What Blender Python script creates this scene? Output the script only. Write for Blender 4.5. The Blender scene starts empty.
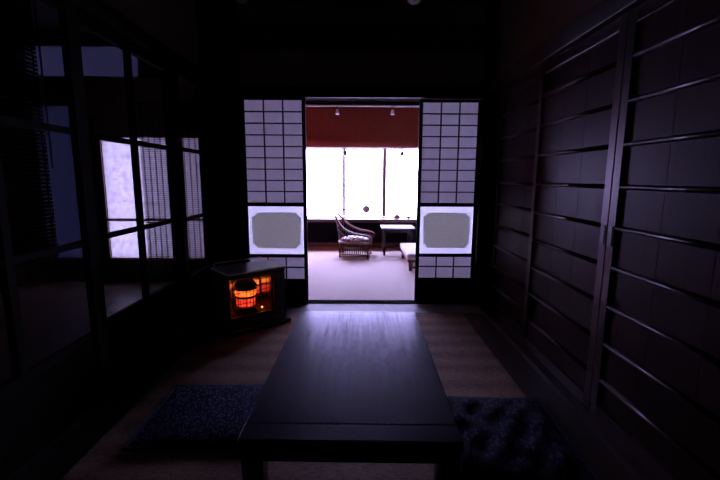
import bpy, bmesh, math, random
from mathutils import Vector, Matrix
random.seed(7)
S = bpy.context.scene
C = S.collection
PI = math.pi

# ------------------------------------------------------------------ materials
def new_mat(name):
    m = bpy.data.materials.new(name); m.use_nodes = True
    nt = m.node_tree; nt.nodes.clear()
    out = nt.nodes.new('ShaderNodeOutputMaterial')
    return m, nt, out

def coords(nt, scale=(1, 1, 1)):
    tc = nt.nodes.new('ShaderNodeTexCoord'); mp = nt.nodes.new('ShaderNodeMapping')
    mp.inputs['Scale'].default_value = scale
    nt.links.new(tc.outputs['Object'], mp.inputs['Vector'])
    return mp.outputs['Vector']

def ramp(nt, fac, c0, c1, p0=0.3, p1=0.7):
    r = nt.nodes.new('ShaderNodeValToRGB')
    r.color_ramp.elements[0].position = p0; r.color_ramp.elements[1].position = p1
    r.color_ramp.elements[0].color = (*c0, 1); r.color_ramp.elements[1].color = (*c1, 1)
    nt.links.new(fac, r.inputs['Fac'])
    return r.outputs['Color']

def noise(nt, vec, scale, detail=4, rough=.55):
    n = nt.nodes.new('ShaderNodeTexNoise')
    n.inputs['Scale'].default_value = scale; n.inputs['Detail'].default_value = detail
    n.inputs['Roughness'].default_value = rough
    nt.links.new(vec, n.inputs['Vector'])
    return n.outputs['Fac']

def surf(name, c0, c1=None, rough=.5, rough1=None, scale=(1, 1, 1), nscale=8, bump=0.0, metal=0, spec=.5, p0=.3, p1=.7, detail=4):
    """noise-mottled principled surface"""
    m, nt, out = new_mat(name)
    b = nt.nodes.new('ShaderNodeBsdfPrincipled'); nt.links.new(b.outputs[0], out.inputs['Surface'])
    v = coords(nt, scale); f = noise(nt, v, nscale, detail)
    nt.links.new(ramp(nt, f, c0, c1 or c0, p0, p1), b.inputs['Base Color'])
    b.inputs['Metallic'].default_value = metal
    b.inputs['Specular IOR Level'].default_value = spec
    if rough1 is None: b.inputs['Roughness'].default_value = rough
    else: nt.links.new(ramp(nt, f, (rough,)*3, (rough1,)*3, p0, p1), b.inputs['Roughness'])
    if bump:
        bp = nt.nodes.new('ShaderNodeBump'); bp.inputs['Strength'].default_value = bump; bp.inputs['Distance'].default_value = .002
        nt.links.new(f, bp.inputs['Height']); nt.links.new(bp.outputs[0], b.inputs['Normal'])
    return m

def sheet(name, trans, diff, nscale=30, amount=.15, stretch=(1, 1, 1)):
    """thin translucent sheet: paper, frosted glass"""
    m, nt, out = new_mat(name)
    d = nt.nodes.new('ShaderNodeBsdfDiffuse'); t = nt.nodes.new('ShaderNodeBsdfTranslucent'); a = nt.nodes.new('ShaderNodeAddShader')
    f = noise(nt, coords(nt, stretch), nscale, 5)
    lo = tuple(c*(1-amount) for c in trans)
    nt.links.new(ramp(nt, f, lo, trans), t.inputs['Color'])
    d.inputs['Color'].default_value = (*diff, 1)
    nt.links.new(d.outputs[0], a.inputs[0]); nt.links.new(t.outputs[0], a.inputs[1]); nt.links.new(a.outputs[0], out.inputs['Surface'])
    return m

def glass(name, tint, ior=1.45):
    m, nt, out = new_mat(name)
    t = nt.nodes.new('ShaderNodeBsdfTransparent'); g = nt.nodes.new('ShaderNodeBsdfGlossy'); mx = nt.nodes.new('ShaderNodeMixShader')
    fr = nt.nodes.new('ShaderNodeFresnel'); fr.inputs['IOR'].default_value = ior
    bp = nt.nodes.new('ShaderNodeBump'); bp.inputs['Strength'].default_value = .04; bp.inputs['Distance'].default_value = .01
    nt.links.new(noise(nt, coords(nt), 3, 2), bp.inputs['Height']); nt.links.new(bp.outputs[0], g.inputs['Normal'])
    t.inputs['Color'].default_value = (*tint, 1); g.inputs['Roughness'].default_value = .02
    nt.links.new(fr.outputs[0], mx.inputs['Fac']); nt.links.new(t.outputs[0], mx.inputs[1]); nt.links.new(g.outputs[0], mx.inputs[2])
    nt.links.new(mx.outputs[0], out.inputs['Surface'])
    return m

def glow(name, c0, c1, strength, nscale=25, p0=.35, p1=.65):
    m, nt, out = new_mat(name)
    e = nt.nodes.new('ShaderNodeEmission'); e.inputs['Strength'].default_value = strength
    nt.links.new(ramp(nt, noise(nt, coords(nt), nscale, 3), c0, c1, p0, p1), e.inputs['Color'])
    nt.links.new(e.outputs[0], out.inputs['Surface'])
    return m

def weave(name, c0, c1, band, fine, rough=.75, bump=.4, spec=.3, lo=.25, hi=.8):
    """woven floor covering: cross bands plus fine ribs"""
    m, nt, out = new_mat(name)
    b = nt.nodes.new('ShaderNodeBsdfPrincipled'); nt.links.new(b.outputs[0], out.inputs['Surface'])
    b.inputs['Roughness'].default_value = rough; b.inputs['Specular IOR Level'].default_value = spec
    v = coords(nt)
    w = nt.nodes.new('ShaderNodeTexWave'); w.bands_direction = 'Y'; w.inputs['Scale'].default_value = band
    w.inputs['Distortion'].default_value = 1.2; w.inputs['Detail'].default_value = 3
    nt.links.new(v, w.inputs['Vector'])
    n = noise(nt, coords(nt, (1, 5, 1)), fine, 4, .7)
    mx = nt.nodes.new('ShaderNodeMath'); mx.operation = 'MULTIPLY_ADD'; mx.inputs[1].default_value = .07
    nt.links.new(w.outputs['Fac'], mx.inputs[0])
    m2 = nt.nodes.new('ShaderNodeMath'); m2.operation = 'MULTIPLY'; m2.inputs[1].default_value = .75
    nt.links.new(n, m2.inputs[0]); nt.links.new(m2.outputs[0], mx.inputs[2])
    nt.links.new(ramp(nt, mx.outputs[0], c0, c1, lo, hi), b.inputs['Base Color'])
    bp = nt.nodes.new('ShaderNodeBump'); bp.inputs['Strength'].default_value = bump; bp.inputs['Distance'].default_value = .004
    nt.links.new(mx.outputs[0], bp.inputs['Height']); nt.links.new(bp.outputs[0], b.inputs['Normal'])
    return m

def cloth_pattern(name, base, motif, scale):
    m, nt, out = new_mat(name)
    b = nt.nodes.new('ShaderNodeBsdfPrincipled'); nt.links.new(b.outputs[0], out.inputs['Surface'])
    b.inputs['Roughness'].default_value = .9; b.inputs['Specular IOR Level'].default_value = .1
    vo = nt.nodes.new('ShaderNodeTexVoronoi'); vo.inputs['Scale'].default_value = scale
    v = coords(nt, (1, .55, 1)); nt.links.new(v, vo.inputs['Vector'])
    n = noise(nt, v, scale*.9, 3)
    ad = nt.nodes.new('ShaderNodeMath'); ad.operation = 'ADD'
    nt.links.new(vo.outputs['Distance'], ad.inputs[0]); nt.links.new(n, ad.inputs[1])
    nt.links.new(ramp(nt, ad.outputs[0], motif, base, .78, .92), b.inputs['Base Color'])
    bp = nt.nodes.new('ShaderNodeBump'); bp.inputs['Strength'].default_value = .5; bp.inputs['Distance'].default_value = .003
    nt.links.new(ad.outputs[0], bp.inputs['Height']); nt.links.new(bp.outputs[0], b.inputs['Normal'])
    return m

M = {}
M['dark_wood'] = surf('dark_wood', (.020, .011, .009), (.034, .019, .015), .38, .55, (1, 1, .08), 40, .15)
M['old_wood'] = surf('old_wood', (.013, .008, .006), (.022, .013, .010), .75, .85, (1, 1, .2), 40, .15, spec=.12)
M['dark_wood_y'] = surf('dark_wood_y', (.020, .011, .009), (.034, .019, .015), .4, .55, (1, .08, 1), 40, .15)
M['dark_wood_x'] = surf('dark_wood_x', (.020, .011, .009), (.034, .019, .015), .4, .55, (.08, 1, 1), 40, .15)
M['door_board'] = surf('door_board', (.018, .007, .006), (.032, .013, .010), .36, .46, (1, 1, .03), 60, .05, spec=.08)
M['door_stile'] = surf('door_stile', (.018, .010, .010), (.027, .016, .015), .30, .36, (1, 1, .06), 40, .04, spec=.4)
M['lacquer'] = surf('lacquer', (.006, .006, .012), (.011, .010, .018), .16, .27, (1, .02, 1), 120, .05, p0=.25, p1=.75, detail=4)
M['lacquer_x'] = surf('lacquer_x', (.009, .008, .012), (.016, .013, .018), .2, .25, (.018, 1, 1), 130, .05, detail=3)
M['plaster'] = surf('plaster', (.16, .115, .085), (.2, .145, .11), .9, None, (1, 1, 1), 60, .3)
M['red_plaster'] = surf('red_plaster', (.23, .034, .012), (.27, .042, .015), .85, None, (1, 1, 1), 20, .2)
M['ceil_wood'] = surf('ceil_wood', (.05, .027, .018), (.08, .045, .03), .55, None, (1, .06, 1), 25, .1)
M['carpet'] = weave('carpet', (.12, .07, .04), (.40, .25, .155), 1.7, 60, .85, .9, .2, .30, .54)
M['far_carpet'] = weave('far_carpet', (.72, .62, .50), (.92, .84, .68), 5, 90, .9, .1)
M['floor_boards'] = surf('floor_boards', (.035, .02, .014), (.06, .035, .025), .35, .5, (1, .08, 1), 30, .1)
M['lit_boards'] = surf('lit_boards', (.08, .06, .05), (.18, .14, .12), .55, .65, (.04, 1, 1), 90, .1)  # paler copy of the floor boards: grazing window light put into the colour
M['engawa'] = surf('engawa', (.10, .065, .05), (.16, .105, .08), .3, .45, (1, .07, 1), 26, .1)
M['paper'] = sheet('paper', (.120, .108, .106), (.5, .48, .45), 40, .12)
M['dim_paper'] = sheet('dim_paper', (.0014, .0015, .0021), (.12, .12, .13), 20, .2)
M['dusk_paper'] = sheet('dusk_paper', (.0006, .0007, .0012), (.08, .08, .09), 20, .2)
M['frost'] = sheet('frost', (.57, .59, .53), (.2, .2, .2), 6, .05)
M['plaque'] = sheet('plaque', (.50, .52, .40), (.24, .25, .22), 50, .12)
M['side_frost'] = sheet('side_frost', (.080, .078, .070), (.1, .1, .1), 22, .5, (1, 1, .7))
M['glass'] = glass('glass', (.93, .93, .95), 1.25)
M['door_glass'] = glass('door_glass', (.85, .85, .88), 1.15)
M['reed'] = sheet('reed', (.05, .042, .035), (.06, .045, .035), 40, .4, (1, 1, 10))
M['cord'] = surf('cord', (.02, .016, .02), None, .8)
M['toggle'] = surf('toggle', (.45, .35, .25), None, .5)
M['black_metal'] = surf('black_metal', (.012, .012, .013), (.02, .02, .022), .4, None, nscale=20)
M['grey_metal'] = surf('grey_metal', (.05, .05, .055), (.07, .07, .075), .4, None, nscale=20, metal=.3)
M['steel'] = surf('steel', (.55, .55, .58), (.62, .62, .65), .32, .4, nscale=15, metal=1)
M['mirror'] = surf('mirror', (.75, .74, .72), (.8, .79, .77), .10, .16, nscale=15, metal=1)
M['fire'] = glow('fire', (1, .10, .012), (1, .28, .045), 1.8, 34, .4, .7)
M['ember'] = glow('ember', (.75, .018, .012), (1, .075, .03), 1.25, 40)
M['pilot'] = glow('pilot', (1, .25, .06), (1, .4, .15), 2.5)
M['rattan'] = surf('rattan', (.13, .038, .016), (.22, .07, .03), .4, None, (1, 1, 1), 30, .1)
M['cane'] = surf('cane', (.07, .022, .010), (.12, .038, .018), .6, None, (1, 1, 1), 60, .3)
M['floral'] = cloth_pattern('floral', (.95, .93, .90), (.25, .12, .12), 14)
M['navy_cloth'] = cloth_pattern('navy_cloth', (.006, .008, .026), (.10, .125, .25), 100)
M['navy_cloth_dark'] = cloth_pattern('navy_cloth_dark', (.010, .010, .024), (.045, .048, .085), 60)
M['navy_edge'] = surf('navy_edge', (.012, .016, .07), (.02, .025, .1), .7, None, nscale=60, bump=.2)
M['white_cloth'] = surf('white_cloth', (.8, .77, .78), (.86, .83, .84), .8, None, nscale=30, bump=.1)
M['white_paint'] = surf('white_paint', (.78, .76, .78), None, .4)
M['table_top'] = surf('table_top', (.55, .45, .42), (.62, .52, .48), .25, None, (.1, 1, 1), 20)
M['grey_disc'] = surf('grey_disc', (.60, .58, .60), (.7, .68, .7), .5, None, nscale=40)
M['clay'] = surf('clay', (.25, .12, .10), (.33, .17, .14), .5, None, nscale=25)
M['frame_wood'] = surf('frame_wood', (.16, .075, .06), (.22, .11, .09), .4, None, (1, 1, .1), 30)
M['glare_wood'] = surf('glare_wood', (.30, .17, .14), (.36, .21, .17), .45, None, (1, 1, .1), 30)  # far window frame wood, paled and pinked in colour to imitate glare
M['counter'] = surf('counter', (.11, .05, .04), (.16, .075, .06), .3, None, (.1, 1, 1), 30)
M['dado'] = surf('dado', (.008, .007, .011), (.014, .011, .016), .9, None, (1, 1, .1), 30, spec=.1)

for k, tint, lev in (('lacquer', (.62, .72, 1, 1), .42), ('lacquer_x', (.62, .72, 1, 1), .36), ('door_board', (1, .72, .85, 1), .08), ('door_stile', (1, .74, .86, 1), .36)):
    b = next(n for n in M[k].node_tree.nodes if n.type == 'BSDF_PRINCIPLED')
    b.inputs['Specular Tint'].default_value = tint; b.inputs['Specular IOR Level'].default_value = lev

# ------------------------------------------------------------------ mesh helpers
class MB:
    def __init__(s): s.bm = bmesh.new(); s.smooth = set()
    def box(s, x0, x1, y0, y1, z0, z1):
        v = [s.bm.verts.new(p) for p in ((x0,y0,z0),(x1,y0,z0),(x1,y1,z0),(x0,y1,z0),(x0,y0,z1),(x1,y0,z1),(x1,y1,z1),(x0,y1,z1))]
        for f in ((3,2,1,0),(4,5,6,7),(0,1,5,4),(1,2,6,5),(2,3,7,6),(3,0,4,7)): s.bm.faces.new([v[i] for i in f])
        return s
    def quad(s, *ps):
        s.bm.faces.new([s.bm.verts.new(p) for p in ps]); return s
    def taper(s, cx, cy, z0, z1, a0, a1, b0=None, b1=None, dx=0, dy=0):
        """square post, half widths a at bottom / top"""
        b0 = b0 or a0; b1 = b1 or a1
        v = [s.bm.verts.new((cx+sx*a0, cy+sy*b0, z0)) for sx, sy in ((-1,-1),(1,-1),(1,1),(-1,1))]
        v += [s.bm.verts.new((cx+dx+sx*a1, cy+dy+sy*b1, z1)) for sx, sy in ((-1,-1),(1,-1),(1,1),(-1,1))]
        for f in ((3,2,1,0),(4,5,6,7),(0,1,5,4),(1,2,6,5),(2,3,7,6),(3,0,4,7)): s.bm.faces.new([v[i] for i in f])
        return s
    def tube(s, pts, r, n=8, closed=False):
        pts = [Vector(p) for p in pts]; rings = []; N = len(pts)
        up = Vector((0, 0, 1)); prev = None
        for i, p in enumerate(pts):
            a = pts[(i-1) % N] if (closed or i > 0) else p
            b = pts[(i+1) % N] if (closed or i < N-1) else p
            t = (b-a).normalized()
            if prev is None:
                ref = up if abs(t.z) < .9 else Vector((1, 0, 0))
                u = t.cross(ref).normalized()
            else:
                u = (prev - t*prev.dot(t)).normalized()
            prev = u; w = t.cross(u)
            rr = r[i] if isinstance(r, (list, tuple)) else r
            rings.append([s.bm.verts.new(p + (u*math.cos(2*PI*k/n) + w*math.sin(2*PI*k/n))*rr) for k in range(n)])
        for i in range(N if closed else N-1):
            A, B = rings[i], rings[(i+1) % N]
            for k in range(n):
                f = s.bm.faces.new((A[k], A[(k+1) % n], B[(k+1) % n], B[k])); f.smooth = True
        if not closed:
            s.bm.faces.new(rings[0][::-1]); s.bm.faces.new(rings[-1])
        return s
    def lathe(s, prof, cx=0, cy=0, n=24, mat=None, cap=True):
        rings = []
        for r, z in prof:
            rings.append([s.bm.verts.new((cx+r*math.cos(2*PI*k/n), cy+r*math.sin(2*PI*k/n), z)) for k in range(n)])
        for A, B in zip(rings, rings[1:]):
            for k in range(n):
                f = s.bm.faces.new((A[k], A[(k+1) % n], B[(k+1) % n], B[k])); f.smooth = True
        if cap:
            s.bm.faces.new(rings[0][::-1]); s.bm.faces.new(rings[-1])
        if mat is not None:
            vs = [v for R_ in rings for v in R_]
            bmesh.ops.transform(s.bm, matrix=mat, verts=vs)
        return s
    def prism(s, outline, y0, y1):
        """outline in x,z extruded along y"""
        a = [s.bm.verts.new((x, y0, z)) for x, z in outline]; b = [s.bm.verts.new((x, y1, z)) for x, z in outline]
        s.bm.faces.new(a); s.bm.faces.new(b[::-1]); n = len(a)
        for i in range(n): s.bm.faces.new((a[i], b[i], b[(i+1) % n], a[(i+1) % n]))
        return s
    def build(s, name, m, parent=None, bevel=0, kind=None, solid=0, subsurf=0):
        bmesh.ops.recalc_face_normals(s.bm, faces=s.bm.faces)
        me = bpy.data.meshes.new(name); s.bm.to_mesh(me); s.bm.free()
        o = bpy.data.objects.new(name, me); C.objects.link(o); me.materials.append(M[m])
        if parent: o.parent = parent
        if bevel:
            b = o.modifiers.new('bevel', 'BEVEL'); b.width = bevel; b.segments = 2; b.limit_method = 'ANGLE'
        if subsurf:
            b = o.modifiers.new('subsurf', 'SUBSURF'); b.levels = b.render_levels = subsurf
        if kind: o['kind'] = kind
        return o

def tag(o, label, cat, group=None, kind=None):
    o['label'] = label; o['category'] = cat
    if group: o['group'] = group
    if kind: o['kind'] = kind
    return o
def thing(name, label, cat, loc=(0, 0, 0), rz=0, group=None):
    o = bpy.data.objects.new(name, None); C.objects.link(o); o.empty_display_size = .1
    o.location = loc; o.rotation_euler = (0, 0, rz)
    return tag(o, label, cat, group)
def struct(name, mb, m, parent=None, bevel=0): return mb.build(name, m, parent, bevel, 'structure')

# ------------------------------------------------------------------ layout numbers (metres; camera at x=0,y=0)
XL, XR = -1.30, 1.10          # left glass wall, right wooden door wall
YF = 3.44                     # wall with the paper screens
YB = -0.8                     # wall behind the viewer
ZC = 2.52                     # ceiling
FY0, FY1 = 3.62, 6.47         # far room
FXL, FXR = -1.38, 1.62
FZC = 2.28
SX, SY = -4.0, 4.20           # side room

# ---- main room shell
struct('floor', MB().box(XL-.06, XR+.1, YB, YF+.114, -.1, 0), 'floor_boards')
struct('ceiling', MB().box(XL-.1, XR+.15, YB, YF+.18, ZC, ZC+.08), 'ceil_wood')
mb = MB()
for i in range(7): mb.box(XL, XR, YB+.3+i*.6, YB+.335+i*.6, ZC-.03, ZC)
struct('trim_1', mb, 'dark_wood_x')
struct('wall_back', MB().box(XL-.1, XR+.15, YB-.1, YB, 0, ZC), 'plaster')
# front wall: corner posts, head beam, plaster band, upper beam
mb = MB()
mb.box(XL, -.983, YF, YF+.18, 0, ZC)
mb.box(1.04, XR+.15, YF, YF+.18, 0, ZC)
struct('wall_front', mb, 'old_wood')
struct('wall_front.001', MB().box(-1.005, 1.045, YF+.05, YF+.18, 1.86, ZC), 'plaster')
struct('trim_2', MB().box(-1.005, 1.045, YF-.0, YF+.045, 1.775, 1.86).box(-1.005, 1.045, YF+.045, YF+.18, 1.835, 1.86), 'old_wood')
struct('trim_3', MB().box(-1.005, 1.045, YF-.03, YF+.05, 2.14, 2.33), 'dark_wood_x')
mb = MB()
mb.box(-1.005, 1.045, YF, YF+.115, 0, .008)
for y in (YF+.012, YF+.072): mb.box(-1.0, 1.04, y, y+.006, .008, .018)
struct('trim_4', mb, 'old_wood')
struct('floor.003', MB().box(XL, XR, YF-.25, YF, 0, .009), 'lit_boards')  # strip before the doorway, its brightness from window light painted in
# right wall behind / above the wooden doors
struct('wall_right', MB().box(XR+.09, XR+.15, YB, YF, 0, 1.80), 'dark_wood')
struct('wall_right.001', MB().box(XR+.02, XR+.15, YB, YF, 1.90, ZC), 'plaster')
struct('trim_5', MB().box(XR-.03, XR+.15, YB, YF, 1.80, 1.90), 'dark_wood_y', bevel=.004)
struct('trim_6', MB().box(XR-.05, XR+.09, YB, YF, 0, .03).box(XR+.035, XR+.04, YB, YF, .03, .038), 'dark_wood_y')
# left wall above / below the glass doors
struct('wall_left', MB().box(XL-.10, XL-.0, YB, YF+.02, 1.97, ZC), 'plaster')
struct('trim_7', MB().box(XL-.11, XL+.035, YB, YF, 1.88, 1.97), 'old_wood', bevel=.004)
struct('trim_8', MB().box(XL-.10, XL+.035, YB, YF, 0, .03), 'dark_wood_y')
mb = MB().box(XL-.10, XL, YB, .93, .03, 1.88)
struct('wall_left.001', mb, 'dark_wood')

# ---- side room beyond the glass doors
struct('floor.001', MB().box(SX, XL-.06, YB, SY, -.1, 0), 'engawa')
struct('ceiling.001', MB().box(SX, XL-.1, YB, SY+.1, ZC, ZC+.08), 'ceil_wood')
struct('wall_left.002', MB().box(SX-.1, SX, YB, SY, 0, ZC), 'plaster')
struct('wall_back.001', MB().box(SX, XL-.1, YB-.1, YB, 0, ZC), 'plaster')
WX0, WX1, WZ0, WZ1 = -2.68, -1.44, .23, 1.54
mb = MB()
mb.box(SX, WX1+.06, SY, SY+.1, 0, WZ0)                 # below
mb.box(SX, -3.35, SY, SY+.1, WZ0, ZC)
mb.box(-2.80, WX0, SY, SY+.1, WZ0, 1.72)
mb.box(WX1, WX1+.06, SY, SY+.1, WZ0, 1.72)
struct('wall_front.002', mb, 'dark_wood')
struct('trim_9', MB().box(-3.35, WX1+.06, SY-.02, SY+.1, 1.85, 2.09).box(-2.80, WX1+.06, SY-.015, SY+.1, 1.72, 1.85).box(WX0, WX1, SY-.01, SY+.1, WZ1, 1.72), 'frame_wood')
struct('wall_front.003', MB().box(-3.35, WX1+.06, SY, SY+.1, 2.42, ZC).box(-2.2, WX1+.06, SY, SY+.1, 2.09, 2.42), 'dark_wood')
struct('wall_right.002', MB().box(FXL, XL, YF+.18, SY+.1, 0, ZC), 'dark_wood')
# paper transom and paper panel beside the window
w3 = struct('window_3', MB().box(-3.35, -2.2, SY+.02, SY+.05, 2.09, 2.11).box(-2.83, -2.81, SY+.02, SY+.05, 2.11, 2.40).box(-3.35, -2.2, SY+.02, SY+.05, 2.40, 2.42), 'dark_wood_x')
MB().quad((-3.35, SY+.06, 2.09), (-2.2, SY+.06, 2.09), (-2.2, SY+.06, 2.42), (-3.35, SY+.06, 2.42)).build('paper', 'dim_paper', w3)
mb = MB()
for z in (.23, 1.83): mb.box(-3.35, -2.80, SY+.02, SY+.05, z, z+.02)
for x in (-3.35, -2.82): mb.box(x, x+.02, SY+.02, SY+.05, .23, 1.85)
w4 = struct('window_4', mb, 'dark_wood')
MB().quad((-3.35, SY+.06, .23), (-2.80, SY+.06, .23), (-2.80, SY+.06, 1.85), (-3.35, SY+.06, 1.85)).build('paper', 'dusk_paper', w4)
# bright window at the end of the side room
mb = MB()
mb.box(WX0, WX0+.035, SY+.0, SY+.05, WZ0, WZ1).box(WX1-.03, WX1, SY, SY+.05, WZ0, WZ1)
mb.box(WX0, WX1, SY, SY+.05, WZ0, WZ0+.03).box(WX0, WX1, SY, SY+.05, WZ1-.03, WZ1)
mb.box(WX0, WX1, SY+.01, SY+.04, .655, .68).box(-2.31, -2.275, SY+.005, SY+.05, WZ0, WZ1)
w2 = struct('window_2', mb, 'frame_wood')
MB().quad((WX0, SY+.03, WZ0), (WX1, SY+.03, WZ0), (WX1, SY+.03, WZ1), (WX0, SY+.03, WZ1)).build('pane', 'side_frost', w2)

# ---- far room
struct('floor.002', MB().box(FXL, FXR, YF+.115, FY1+.05, -.1, 0.004), 'far_carpet')
struct('ceiling.002', MB().box(FXL-.1, FXR+.1, FY0, FY1+.12, FZC, FZC+.08), 'old_wood')
struct('wall_left.003', MB().box(FXL-.08, FXL, SY+.1, FY1+.12, 0, FZC), 'red_plaster')
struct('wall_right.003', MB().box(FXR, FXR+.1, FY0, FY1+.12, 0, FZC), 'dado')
struct('wall_front.004', MB().box(XR+.15, FXR+.1, YF+.06, FY0, 0, ZC), 'plaster')
W0, W1, Z0, Z1 = -1.20, 1.36, .50, 1.60
struct('wall_far', MB().box(FXL-.08, FXR+.1, FY1, FY1+.12, Z1, FZC), 'red_plaster')
struct('wall_far.001', MB().box(FXL-.08, W0, FY1, FY1+.12, .0, Z1).box(W1, FXR+.1, FY1, FY1+.12, 0, Z1), 'red_plaster')
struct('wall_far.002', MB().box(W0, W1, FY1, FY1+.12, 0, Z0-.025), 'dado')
struct('trim_10', MB().box(FXL, FXR, FY1-.06, FY1, 2.20, FZC), 'old_wood')
struct('trim_11', MB().box(FXL, FXR, FY1-.22, FY1+.03, Z0-.045, Z0-.02).box(FXL, FXR, FY1-.2, FY1-.18, Z0-.075, Z0-.045), 'counter', bevel=.004)
struct('baseboard_far', MB().box(FXL, FXR, FY1-.02, FY1, 0, .07), 'counter')
mb = MB()
mb.box(W0, W1, FY1+.02, FY1+.09, Z0-.025, Z0-.008).box(W0, W1, FY1+.02, FY1+.09, Z1-.03, Z1)
for x in (W0, W1-.04): mb.box(x, x+.04, FY1+.02, FY1+.09, Z0, Z1)
for x, w in ((-.255, .04), (.385, .06), (-.88, .03), (1.02, .04)): mb.box(x, x+w, FY1+.03, FY1+.08, Z0, Z1)
mb.box(W0, W1, FY1+.035, FY1+.07, .60, .612)
w1 = struct('window_1', mb, 'glare_wood')
MB().quad((W0, FY1+.055, Z0), (W1, FY1+.055, Z0), (W1, FY1+.055, Z1), (W0, FY1+.055, Z1)).build('pane', 'glass', w1)

# ------------------------------------------------------------------ main-room things
# carpet
tag(MB().box(-1.10, .87, -.6, YF-.252, 0, .008).build('woven_carpet', 'carpet', bevel=.003),
    'beige brown woven carpet covering the middle of the dark room floor', 'carpet')

# low table
t = thing('low_table', 'long low black lacquered table in the middle of the dark carpet', 'table', (-.012, 1.695, .008), -.017)
tw, tl, th = .343, .597, .325
MB().box(-tw, tw, -tl+.086, tl, th-.034, th).build('tabletop', 'lacquer', t, .004)
MB().box(-tw, tw, -tl, -tl+.0855, th-.034, th).build('breadboard_end', 'lacquer_x', t, .004)
for y in (-tl+.02, tl-.045): MB().box(-tw+.075, tw-.075, y, y+.025, th-.088, th-.034).build('end_apron', 'lacquer_x', t, .003)
for x in (-tw+.02, tw-.045): MB().box(x, x+.025, -tl+.08, tl-.08, th-.088, th-.034).build('side_apron', 'lacquer', t, .003)
for sx in (-1, 1):
    for sy in (-1, 1):
        mb = MB().taper(sx*(tw-.04), sy*(tl-.045), 0, th-.034, .028, .036)
        mb.build('leg', 'lacquer', t, .004)

# floor cushions
def cushion(name, label, loc, rz, w, l, h, mat, wr, seed):
    t = thing(name, label, 'cushion', loc, rz, 'floor cushions beside the low table')
    rnd = random.Random(seed); ph = [rnd.uniform(0, 6) for _ in range(8)]
    def top(u, v):
        e = max(abs(u), abs(v)); f = (1-abs(u)**4)*(1-abs(v)**4)
        z = h*(.25+.75*f**.5) if f > 0 else h*.25
        wv = math.sin(7*u+3*v+ph[0])*math.sin(5*v-2*u+ph[1]) + .7*math.sin(13*u-9*v+ph[2]) + .5*math.sin(4*u+15*v+ph[3])*math.cos(9*u+ph[4])
        return z + wr*wv*min(1, (1-e)*5)
    mb = MB(); N = 36; g = {}
    for i in range(N+1):
        for j in range(N+1):
            u, v = 2*i/N-1, 2*j/N-1
            x = u*w/2*(1-.035*(1-v*v)*abs(u)); y = v*l/2*(1-.035*(1-u*u)*abs(v))
            g[i, j, 1] = mb.bm.verts.new((x, y, top(u, v)))
            if i in (0, N) or j in (0, N): g[i, j, 0] = g[i, j, 1]
            else: g[i, j, 0] = mb.bm.verts.new((x, y, h*.25*max(abs(u), abs(v))**6 if max(abs(u), abs(v)) > .8 else 0.0))
    for i in range(N):
        for j in range(N):
            for k in (0, 1):
                f = mb.bm.faces.new((g[i,j,k], g[i+1,j,k], g[i+1,j+1,k], g[i,j+1,k])); f.smooth = True
    mb.build('cover', mat, t)
    pts = []
    for a, b in (((-1,-1),(1,-1)), ((1,-1),(1,1)), ((1,1),(-1,1)), ((-1,1),(-1,-1))):
        for k in range(12):
            u = a[0]+(b[0]-a[0])*k/12; v = a[1]+(b[1]-a[1])*k/12
            pts.append((u*w/2*(1-.035*(1-v*v)*abs(u)), v*l/2*(1-.035*(1-u*u)*abs(v)), h*.25))
    MB().tube(pts, .009, 8, True).build('edge_piping', 'navy_edge', t)
    return t
cushion('floor_cushion', 'flat blue speckled floor cushion left of the low table', (-.66, 1.745, .010), .03, .60, .50, .035, 'navy_cloth', .001, 1)
cushion('floor_cushion', 'rumpled dark navy floor cushion right of the low table', (.63, 1.575, .010), -.04, .54, .60, .045, 'navy_cloth_dark', .006, 2)

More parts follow.
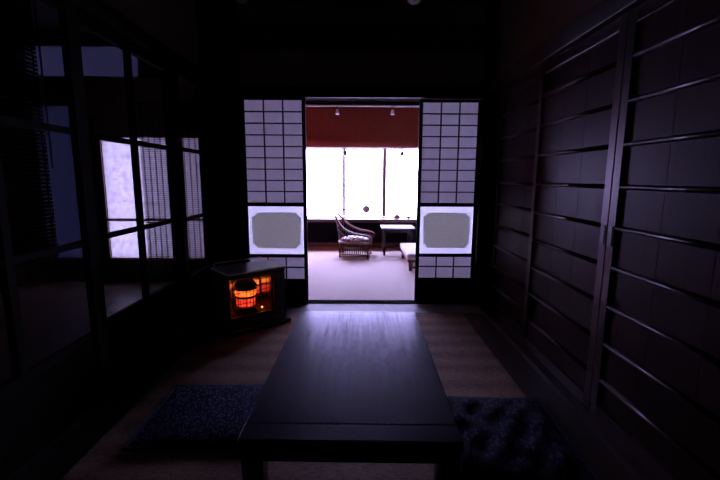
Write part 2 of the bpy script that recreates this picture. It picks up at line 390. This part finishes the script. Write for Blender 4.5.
# paper screens
def shoji(label, x0, x1, y):
    t = thing('paper_screen', label, 'sliding screen', ((x0+x1)/2, y, .018), 0, 'paper screens on both sides of the doorway')
    a = (x1-x0)/2; th = .03; st = .03; o = -.018
    fr = MB()
    fr.box(-a, -a+st, 0, th, 0, 1.757).box(a-st, a, 0, th, 0, 1.757)
    for z0, z1 in ((1.737, 1.757), (.872+o, .905+o), (.423+o, .451+o), (.0, .06)): fr.box(-a+st, a-st, 0, th, z0, z1)
    fr.build('frame', 'old_wood', t, .002)
    MB().box(-a+st, a-st, .008, .022, .06, .2).build('kick_panel', 'dark_wood_x', t)
    la = MB(); lb = MB(); L, Rr = -a+st, a-st
    for k in range(1, 3):
        x = L+(Rr-L)*k/3
        la.box(x-.005, x+.005, .004, .018, .905+o, 1.737); lb.box(x-.005, x+.005, .004, .018, .2, .423+o)
    for k in range(1, 9):
        z = .905+o+(1.737-.905-o)*k/9; la.box(L, Rr, .005, .017, z-.005, z+.005)
    lb.box(L, Rr, .005, .017, .310, .320); lb.box(L, Rr, .003, .022, .195, .21)
    la.build('upper_lattice', 'old_wood', t); lb.build('lower_lattice', 'old_wood', t)
    MB().quad((L, .019, .905+o), (Rr, .019, .905+o), (Rr, .019, 1.737), (L, .019, 1.737)).build('upper_paper', 'paper', t)
    MB().quad((L, .019, .2), (Rr, .019, .2), (Rr, .019, .423+o), (L, .019, .423+o)).build('lower_paper', 'paper', t)
    p = MB().quad((L, .015, .451+o), (Rr, .015, .451+o), (Rr, .015, .872+o), (L, .015, .872+o)).build('white_pane', 'frost', t)
    p['label'] = 'bright white lower pane'
    # plaque with scooped corners
    X0, X1, Z0_, Z1_, r = L+.035, Rr-.028, .451+o+.055, .872+o-.055, .036
    out = []
    for cx, cz, a0 in ((X0, Z0_, 90), (X1, Z0_, 180), (X1, Z1_, 270), (X0, Z1_, 360)):
        arc = [(cx+r*math.cos(math.radians(a0-90*k/6)), cz+r*math.sin(math.radians(a0-90*k/6))) for k in range(7)]
        out += arc
    pts = out
    pq = MB(); pq.bm.faces.new([pq.bm.verts.new((x, .012, z)) for x, z in pts])
    pp = pq.build('plaque', 'plaque', p); pp['label'] = 'grey rectangle with scooped corners'
    rim = MB().tube([(x, .011, z) for x, z in pts], .0022, 6, True).build('rim', 'grey_disc', pp)
    return t
shoji('lattice paper screen left of the bright doorway, beside the glowing heater', -.985, -.445, YF+.012)
shoji('lattice paper screen right of the bright doorway, beside the dark wooden doors', .515, 1.045, YF+.072)

# wooden sliding doors on the right
def wood_door(label, y0, y1, x, handle):
    t = thing('wooden_sliding_door', label, 'sliding door', (x, (y0+y1)/2, .03), 0, 'dark wooden sliding doors along the right wall')
    b = (y1-y0)/2; st = .05; H = 1.765
    MB().box(0, .03, -b, -b+st, 0, H).box(0, .03, b-st, b, 0, H).box(0, .03, -b+st, b-st, 0, .06).box(0, .03, -b+st, b-st, H-.06, H).build('frame', 'door_stile', t, .003)
    mb = MB(); n = 3
    for k in range(n):
        ya = -b+st+(2*b-2*st)*k/n; yb = -b+st+(2*b-2*st)*(k+1)/n
        mb.box(.014, .024, ya+.001, yb-.001, .06, H-.06)
    mb.build('board_panel', 'door_board', t)
    for k in range(9):
        z = .18+.175*k
        mb = MB()
        prof = [(.014+.015*math.cos(math.radians(q)), z+.011*math.sin(math.radians(q))) for q in range(90, 271, 20)]
        va = [mb.bm.verts.new((x_, -b+st, z_)) for x_, z_ in prof]; vb = [mb.bm.verts.new((x_, b-st, z_)) for x_, z_ in prof]
        for i in range(len(prof)-1): mb.bm.faces.new((va[i], va[i+1], vb[i+1], vb[i])).smooth = True
        mb.bm.faces.new((va[0], vb[0], vb[-1], va[-1])); mb.bm.faces.new(va); mb.bm.faces.new(vb[::-1])
        mb.build('batten', 'door_stile', t)
    for s in handle:
        y = s*(b-st/2)
        h = MB().box(-.004, .0, y-.013, y+.013, .80, .885).build('handle', 'black_metal', t, .001)
    return t
wood_door('dark wooden door with horizontal battens, farthest along the right wall', 2.50, 3.34, XR+.041, (-1,))
wood_door('dark wooden door with horizontal battens, middle one of the right wall', 1.752, 2.55, XR, (-1,))
wood_door('dark wooden door with horizontal battens, nearest and cut by right edge', .93, 1.748, XR, (1,))

# glass sliding doors on the left
def glass_door(label, y0, y1, x, mid=0.0, sr=.075):
    t = thing('glass_sliding_door', label, 'sliding door', (x, (y0+y1)/2, .03), 0, 'glazed sliding doors along the left wall')
    b = (y1-y0)/2; st = .075; H = 1.85; th = .035
    MB().box(0, th, -b, -b+st, 0, H).box(0, th, b-sr, b, 0, H).box(0, th, -b+st, b-sr, 0, .05).box(0, th, -b+st, b-sr, .305, .34).box(0, th, -b+st, b-sr, H-.05, H).build('frame', 'old_wood', t, .003)
    MB().box(.009, .021, -b+st, b-st, .05, .305).build('kick_panel', 'old_wood', t)
    MB().box(.0, .03, mid-.018, mid+.018, .34, H-.05).box(.003, .027, -b+st, b-st, .763, .792).box(.003, .027, -b+st, b-st, 1.273, 1.302).build('glazing_bars', 'old_wood', t, .002)
    MB().quad((.015, -b+st, .34), (.015, b-st, .34), (.015, b-st, H-.05), (.015, -b+st, H-.05)).build('pane', 'door_glass', t)
    return t
glass_door('glazed wooden door nearest the viewer, reed blind hanging behind it', .94, 1.94, XL-.005)
glass_door('glazed wooden door between the nearest and farthest, bright window seen through', 1.94, 2.94, XL-.05)
glass_door('glazed wooden door farthest along left wall, next to the heater', 2.885, 3.43, XL-.005, .20, .04)

# reed blinds in the side room
def blind(label, loc, rz, w, h, cords, hang=False):
    t = thing('reed_blind', label, 'blind', loc, rz, 'reed blinds in the side room')
    mb = MB(); n = int(h/.02)
    for k in range(n):
        z = -.03-k*h/n; mb.box(-w/2, w/2, -.002, .002, z-.0072, z+.0072)
    mb.build('reeds', 'reed', t)
    mb = MB()
    for k in range(cords):
        x = -w/2+.03+(w-.06)*k/(cords-1); mb.box(x-.006, x+.006, -.0045, -.0025, -h-.03, 0)
    mb.build('stitching', 'cord', t)
    MB().box(-w/2-.02, w/2+.02, -.012, .012, -.03, .0).build('head_rail', 'dark_wood_x', t)
    if hang:
        c = MB().box(w/2+.02, w/2+.026, -.006, .0, -1.2, 0).build('pull_cord', 'cord', t)
        for z in (-.74, -.98): MB().box(w/2+.012, w/2+.034, -.012, .004, z-.03, z).build('toggle', 'toggle', c, .002)
    return t
blind('reed blind hanging over right half of the bright side-room window', (-1.825, SY-.06, 1.86), 0, .76, 1.60, 13)
blind('dark reed blind hanging close behind the nearest glazed door', (-1.62, 1.60, 2.36), PI/2, 1.06, 1.75, 7, True)

# kerosene heater
t = thing('kerosene_heater', 'black kerosene heater glowing orange in the corner by the left screen', 'heater', (-.822, 2.95, .002), math.radians(41))
hw, hd = .225, .14
MB().box(-.25, .25, -.18, .16, 0.006, .045).build('base_tray', 'black_metal', t, .012)
mb = MB()
mb.box(-hw, hw, hd-.01, hd, .045, .44)                    # back
mb.box(-hw, -hw+.01, -hd, hd-.01, .045, .44)              # left side
mb.box(.115, .125, -hd+.012, hd-.01, .125, .405)          # inner wall
mb.box(-hw+.01, hw, -hd, -hd+.012, .405, .44)             # lip
mb.box(-hw+.01, hw, -hd, hd-.01, .115, .125)              # shelf
mb.build('body', 'black_metal', t, .003)
MB().box(.125, hw, -hd-.002, hd-.012, .127, .403).build('tank_housing', 'grey_metal', t, .01)
cp = MB().box(-hw+.012, hw, -hd-.004, -hd+.012, .047, .113).build('control_panel', 'grey_metal', t, .004)
MB().lathe([(.02, 0), (.02, .012), (.017, .016)], 0, 0, 20, Matrix.Translation((.16, -hd-.004, .08)) @ Matrix.Rotation(PI/2, 4, 'X')).build('knob', 'black_metal', cp)
MB().box(-.13, -.06, -hd-.01, -hd-.004, .07, .09).build('ignition_lever', 'black_metal', cp, .002)
MB().box(-.235, .235, -.15, .15, .44, .452).build('top_plate', 'steel', t, .004)
mb = MB().tube([(-.2, .14, .40), (-.2, .165, .41), (-.2, .17, .46), (-.19, .17, .475), (.19, .17, .475), (.2, .17, .46), (.2, .165, .41), (.2, .14, .40)], .005, 8)
mb.build('carry_handle', 'steel', t)
# reflector: curved sheet round the burner
mb = MB(); bx, by = -.05, -.03; prev = None
path = [(-.212, -.125), (-.212, -.03)] + [(-.05+.162*math.cos(math.radians(q)), -.03+.145*math.sin(math.radians(q))) for q in range(170, 60, -10)] + [(.075, .10), (.112, .07), (.112, -.126)]
for x, y in path:
    cur = (mb.bm.verts.new((x, y, .127)), mb.bm.verts.new((x, y, .403)))
    if prev: mb.bm.faces.new((prev[0], cur[0], cur[1], prev[1]))
    prev = cur
mb.build('reflector', 'mirror', t)
b = MB().lathe([(.085, .125), (.088, .14), (.078, .165), (.074, .17)], bx, by, 28).build('burner', 'black_metal', t)
MB().lathe([(.066, .175), (.070, .228)], bx, by, 28, cap=False).build('ember_ring', 'ember', b)
MB().lathe([(.074, .235), (.076, .245), (.074, .252)], bx, by, 28).build('collar', 'black_metal', b)
MB().lathe([(.074, .252), (.080, .27), (.076, .296)], bx, by, 28, cap=False).build('flame_ring', 'fire', b)
mb = MB().lathe([(.080, .296), (.084, .30), (.080, .335), (.066, .35), (.02, .355)], bx, by, 28)
for k in range(20):
    a = 2*PI*k/20; mb.tube([(bx+.0765*math.cos(a), by+.0765*math.sin(a), .17), (bx+.083*math.cos(a), by+.083*math.sin(a), .30)], .0018, 5)
mb.build('burner_cage', 'black_metal', b)
MB().lathe([(.006, .139), (.008, .145), (.006, .151)], .055, -.08, 12).build('pilot_lamp', 'pilot', b)
mb = MB()
for k in range(7):
    z = .145+.04*k; mb.tube([(-hw+.012, -hd-.002, z), (-.05, -hd-.022, z), (.118, -hd-.002, z)], .0022, 6)
for x in (-.16, -.105, -.05, .005, .06): mb.tube([(x, -hd-.003-.019*(1-abs((x+.05)/.17)), .125), (x, -hd-.003-.019*(1-abs((x+.05)/.17)), .405)], .0022, 6)
mb.build('wire_guard', 'black_metal', t)

# ceiling spotlights of the dark room
def spot(name, label, loc, mat, group, s=1.0, tilt=25, rz=0, cup='steel'):
    t = thing(name, label, 'spotlight', loc, rz, group)
    MB().lathe([(.028*s, -.02*s), (.028*s, 0)], 0, 0, 20).build('mount', mat, t)
    MB().tube([(0, 0, -.02*s), (0, 0, -.07*s)], .006*s, 8).build('stem', mat, t)
    mt = Matrix.Translation((0, 0, -.08*s)) @ Matrix.Rotation(math.radians(tilt), 4, 'X')
    MB().lathe([(.006*s, .03*s), (.022*s, .025*s), (.03*s, .0), (.036*s, -.05*s), (.038*s, -.07*s)], 0, 0, 24, mt).build('lamp_head', cup, t)
    MB().lathe([(.001, -.068*s), (.033*s, -.0715*s)], 0, 0, 24, mt, cap=False).build('lens', 'white_paint', t)
    return t
spot('ceiling_spotlight', 'small chrome spotlight on dark ceiling above the heater', (-.80, 2.94, ZC-.03), 'steel', 'chrome spotlights on the dark ceiling', 1.25, -20)
spot('ceiling_spotlight', 'small chrome spotlight on dark ceiling above the doorway', (.37, 2.94, ZC-.03), 'steel', 'chrome spotlights on the dark ceiling', 1.25, -20)

# ------------------------------------------------------------------ far-room things
# upper track with two spotlights, lower track with two spotlights
def track(label, y, z, x0, x1, m, r):
    t = thing('light_track', label, 'light track', ((x0+x1)/2, y, z), 0)
    a = (x1-x0)/2
    MB().box(-a, a, -.017, .017, 0, r).build('rail', m, t, .002)
    for x in (-a, a-.02): MB().box(x-.004, x+.024, -.019, .019, -.003, r+.003).build('end_cap', m, t)
    return t
track('long white light track under the far room ceiling, above the red wall', 6.15, 2.16, -1.3, 1.5, 'white_paint', .022)
for x, w in ((-.34, 'left'), (.48, 'right')):
    spot('track_spotlight', 'white spotlight on the upper track, %s of the pair' % w, (x+.02, 6.15, 2.158), 'black_metal', 'spotlights on the upper track', .72, -8, 0, 'white_paint')
track('thin pale light track along the top of the far window', 6.40, 1.58, -1.15, 1.32, 'white_paint', .014)
for x, w in ((-.21, 'left'), (.68, 'right')):
    spot('track_spotlight', 'dark little spotlight on the lower track before the window, %s of the pair' % w, (x, 6.40, 1.578), 'black_metal', 'spotlights on the lower track', .75, -8, 0, 'black_metal')

# rattan armchairs
def bez(pts, n=24):
    """Catmull-Rom through pts"""
    P = [Vector(p) for p in pts]; P = [2*P[0]-P[1]] + P + [2*P[-1]-P[-2]]; out = []
    for i in range(1, len(P)-2):
        for k in range(n):
            u = k/n; a, b, c, d = P[i-1], P[i], P[i+1], P[i+2]
            out.append(.5*((2*b)+(c-a)*u+(2*a-5*b+4*c-d)*u*u+(3*b-a-3*c+d)*u**3))
    out.append(P[-2]); return out
ch = thing('rattan_armchair', 'brown rattan armchair with white patterned seat cushion left of the small table', 'chair', (-.06, 5.70, .004), math.radians(-8)); ch.scale = (.93, .93, .97)
# faces +x
arm = bez([(.27, -.235, .24), (.285, -.24, .30), (.22, -.25, .335), (.02, -.26, .37), (-.14, -.25, .45), (-.25, -.17, .58), (-.285, 0, .625), (-.25, .17, .58), (-.14, .25, .45), (.02, .26, .37), (.22, .25, .335), (.285, .24, .30), (.27, .235, .24)], 6)
MB().tube(arm, .016, 10).build('arm_hoop', 'rattan', ch)
mb = MB()
low = bez([(.25, -.22, .22), (.0, -.24, .24), (-.18, -.2, .26), (-.23, 0, .27), (-.18, .2, .26), (0, .24, .24), (.25, .22, .22)], 10)
N = len(arm)
for k in range(2, 29):
    f = k/30; a = arm[int(f*(N-1))]; l = low[int(f*(len(low)-1))]
    mb.tube([l, (l+a)/2+Vector((-.004, 0, 0)), a], .0045, 6)
mb.tube([(p+q)/2 for p, q in zip([low[int(i/20*(len(low)-1))] for i in range(1, 20)], [arm[int(i/20*(N-1))] for i in range(1, 20)])], .006, 6)
mb.build('backrest', 'cane', ch)
mb = MB().tube([(.25, -.22, .22), (.27, 0, .225), (.25, .22, .22), (0, .24, .22), (-.2, .19, .22), (-.235, 0, .22), (-.2, -.19, .22), (0, -.24, .22)], .015, 8, True)
mb.build('seat_frame', 'rattan', ch)
MB().lathe([(.05, .205), (.215, .208), (.222, .22), (.21, .228), (.05, .23)], 0, 0, 24).build('seat', 'cane', ch)
cu = MB().lathe([(.06, .232), (.19, .234), (.215, .248), (.21, .268), (.15, .284), (.04, .288)], .015, 0, 28)
cu.build('seat_cushion', 'floral', ch)
for x, y in ((.235, -.2), (.235, .2), (-.19, -.17), (-.19, .17)):
    MB().tube([(x*1.02, y*1.05, 0), (x, y, .12), (x*.99, y, .22)], .014, 8).build('leg', 'rattan', ch)
mb = MB().tube([(.238, -.205, .05), (.255, 0, .05), (.238, .205, .05), (0, .21, .05), (-.193, .175, .05), (-.21, 0, .05), (-.193, -.175, .05), (0, -.21, .05)], .009, 8, True)
for k in range(44):
    a = 2*PI*k/44; ca, sa = math.cos(a), math.sin(a)
    mb.tube([(.235*ca, .205*sa, .055), (.24*ca, .215*sa, .215)], .0075, 5)
mb.build('skirt', 'cane', ch)

# small table
t = thing('coffee_table', 'small low dark-legged table with pale top before the far window', 'table', (.575, 5.90, .004))
MB().box(-.24, .24, -.20, .20, .385, .408).build('tabletop', 'table_top', t, .004)
MB().box(-.2, .2, -.165, -.15, .335, .385).box(-.2, .2, .15, .165, .335, .385).box(-.2, -.185, -.15, .15, .335, .385).box(.185, .2, -.15, .15, .335, .385).build('apron', 'dark_wood_x', t)
for sx in (-1, 1):
    for sy in (-1, 1): MB().taper(sx*.195, sy*.16, 0, .385, .015, .02).build('leg', 'dark_wood', t, .002)

# low bench
t = thing('low_bench', 'low bench with white cushion at the right edge of the doorway', 'bench', (.955, 5.14, .004))
MB().box(-.36, .36, -.43, .43, .11, .145).build('frame', 'frame_wood', t, .004)
MB().box(-.37, .37, -.44, .44, .145, .215).build('seat_cushion', 'white_cloth', t, .02)
for sx in (-1, 1):
    for sy in (-1, 1): MB().taper(sx*.32, sy*.39, 0, .11, .02, .025).build('leg', 'frame_wood', t, .002)
for y in (-.40, .385): MB().box(-.31, .31, y, y+.015, .03, .055).build('stretcher', 'frame_wood', t)

# things on the window counter
zt = Z0-.0195
t = thing('round_ornament', 'small round grey disc on a thin stand on the far window counter', 'ornament', (.125, 6.36, zt))
MB().lathe([(.001, -.008), (.052, -.008), (.06, -.004), (.06, .004), (.052, .008), (.001, .008)], 0, 0, 28, Matrix.Translation((0, 0, .148)) @ Matrix.Rotation(PI/2, 4, 'X')).build('disc', 'grey_disc', t)
MB().lathe([(.03, 0), (.028, .008), (.008, .014), (.006, .05), (.006, .097)], 0, 0, 20).build('stand', 'grey_disc', t)
t = thing('clay_pot', 'small squat reddish pot on the far window counter above the table', 'pot', (.615, 6.36, zt))
MB().lathe([(.03, 0), (.05, .015), (.052, .035), (.04, .05), (.043, .056), (.036, .056), (.034, .045)], 0, 0, 24).build('body', 'clay', t)
MB().lathe([(.001, .050), (.033, .052), (.02, .066), (.008, .07), (.001, .074)], 0, 0, 24).build('lid', 'clay', t)
t = thing('dark_cup', 'tiny dark cup on the far window counter near the right screen', 'cup', (.80, 6.36, zt))
MB().lathe([(.018, 0), (.022, .006), (.028, .04), (.026, .04), (.02, .008)], 0, 0, 20).build('body', 'black_metal', t)

# ------------------------------------------------------------------ light, camera, look
w = bpy.data.worlds.new('sky'); S.world = w; w.use_nodes = True
bg = w.node_tree.nodes['Background']
SKY = 33.0
bg.inputs['Color'].default_value = (.52, .47, 1.0, 1); bg.inputs['Strength'].default_value = SKY

cam = bpy.data.cameras.new('camera'); co = bpy.data.objects.new('camera', cam); C.objects.link(co)
cam.sensor_width = 36; cam.lens = 20; cam.clip_start = .02
co.location = (0, 0, 1.117)
pitch, roll, yaw = math.radians(8.8), math.radians(.3), math.radians(-.25)
co.matrix_world = Matrix.Translation(co.location) @ Matrix.Rotation(yaw, 4, 'Z') @ Matrix.Rotation(PI/2-pitch, 4, 'X') @ Matrix.Rotation(roll, 4, 'Z')
S.camera = co

S.view_settings.view_transform = 'Standard'; S.view_settings.look = 'None'
S.view_settings.gamma = 1; S.view_settings.exposure = 0; S.view_settings.use_curve_mapping = False
cy = S.cycles
cy.use_denoising = True; cy.denoiser = 'OPENIMAGEDENOISE'
cy.max_bounces = 12; cy.diffuse_bounces = 6; cy.glossy_bounces = 5; cy.transparent_max_bounces = 16
cy.caustics_reflective = False; cy.caustics_refractive = False
cy.sample_clamp_indirect = 6
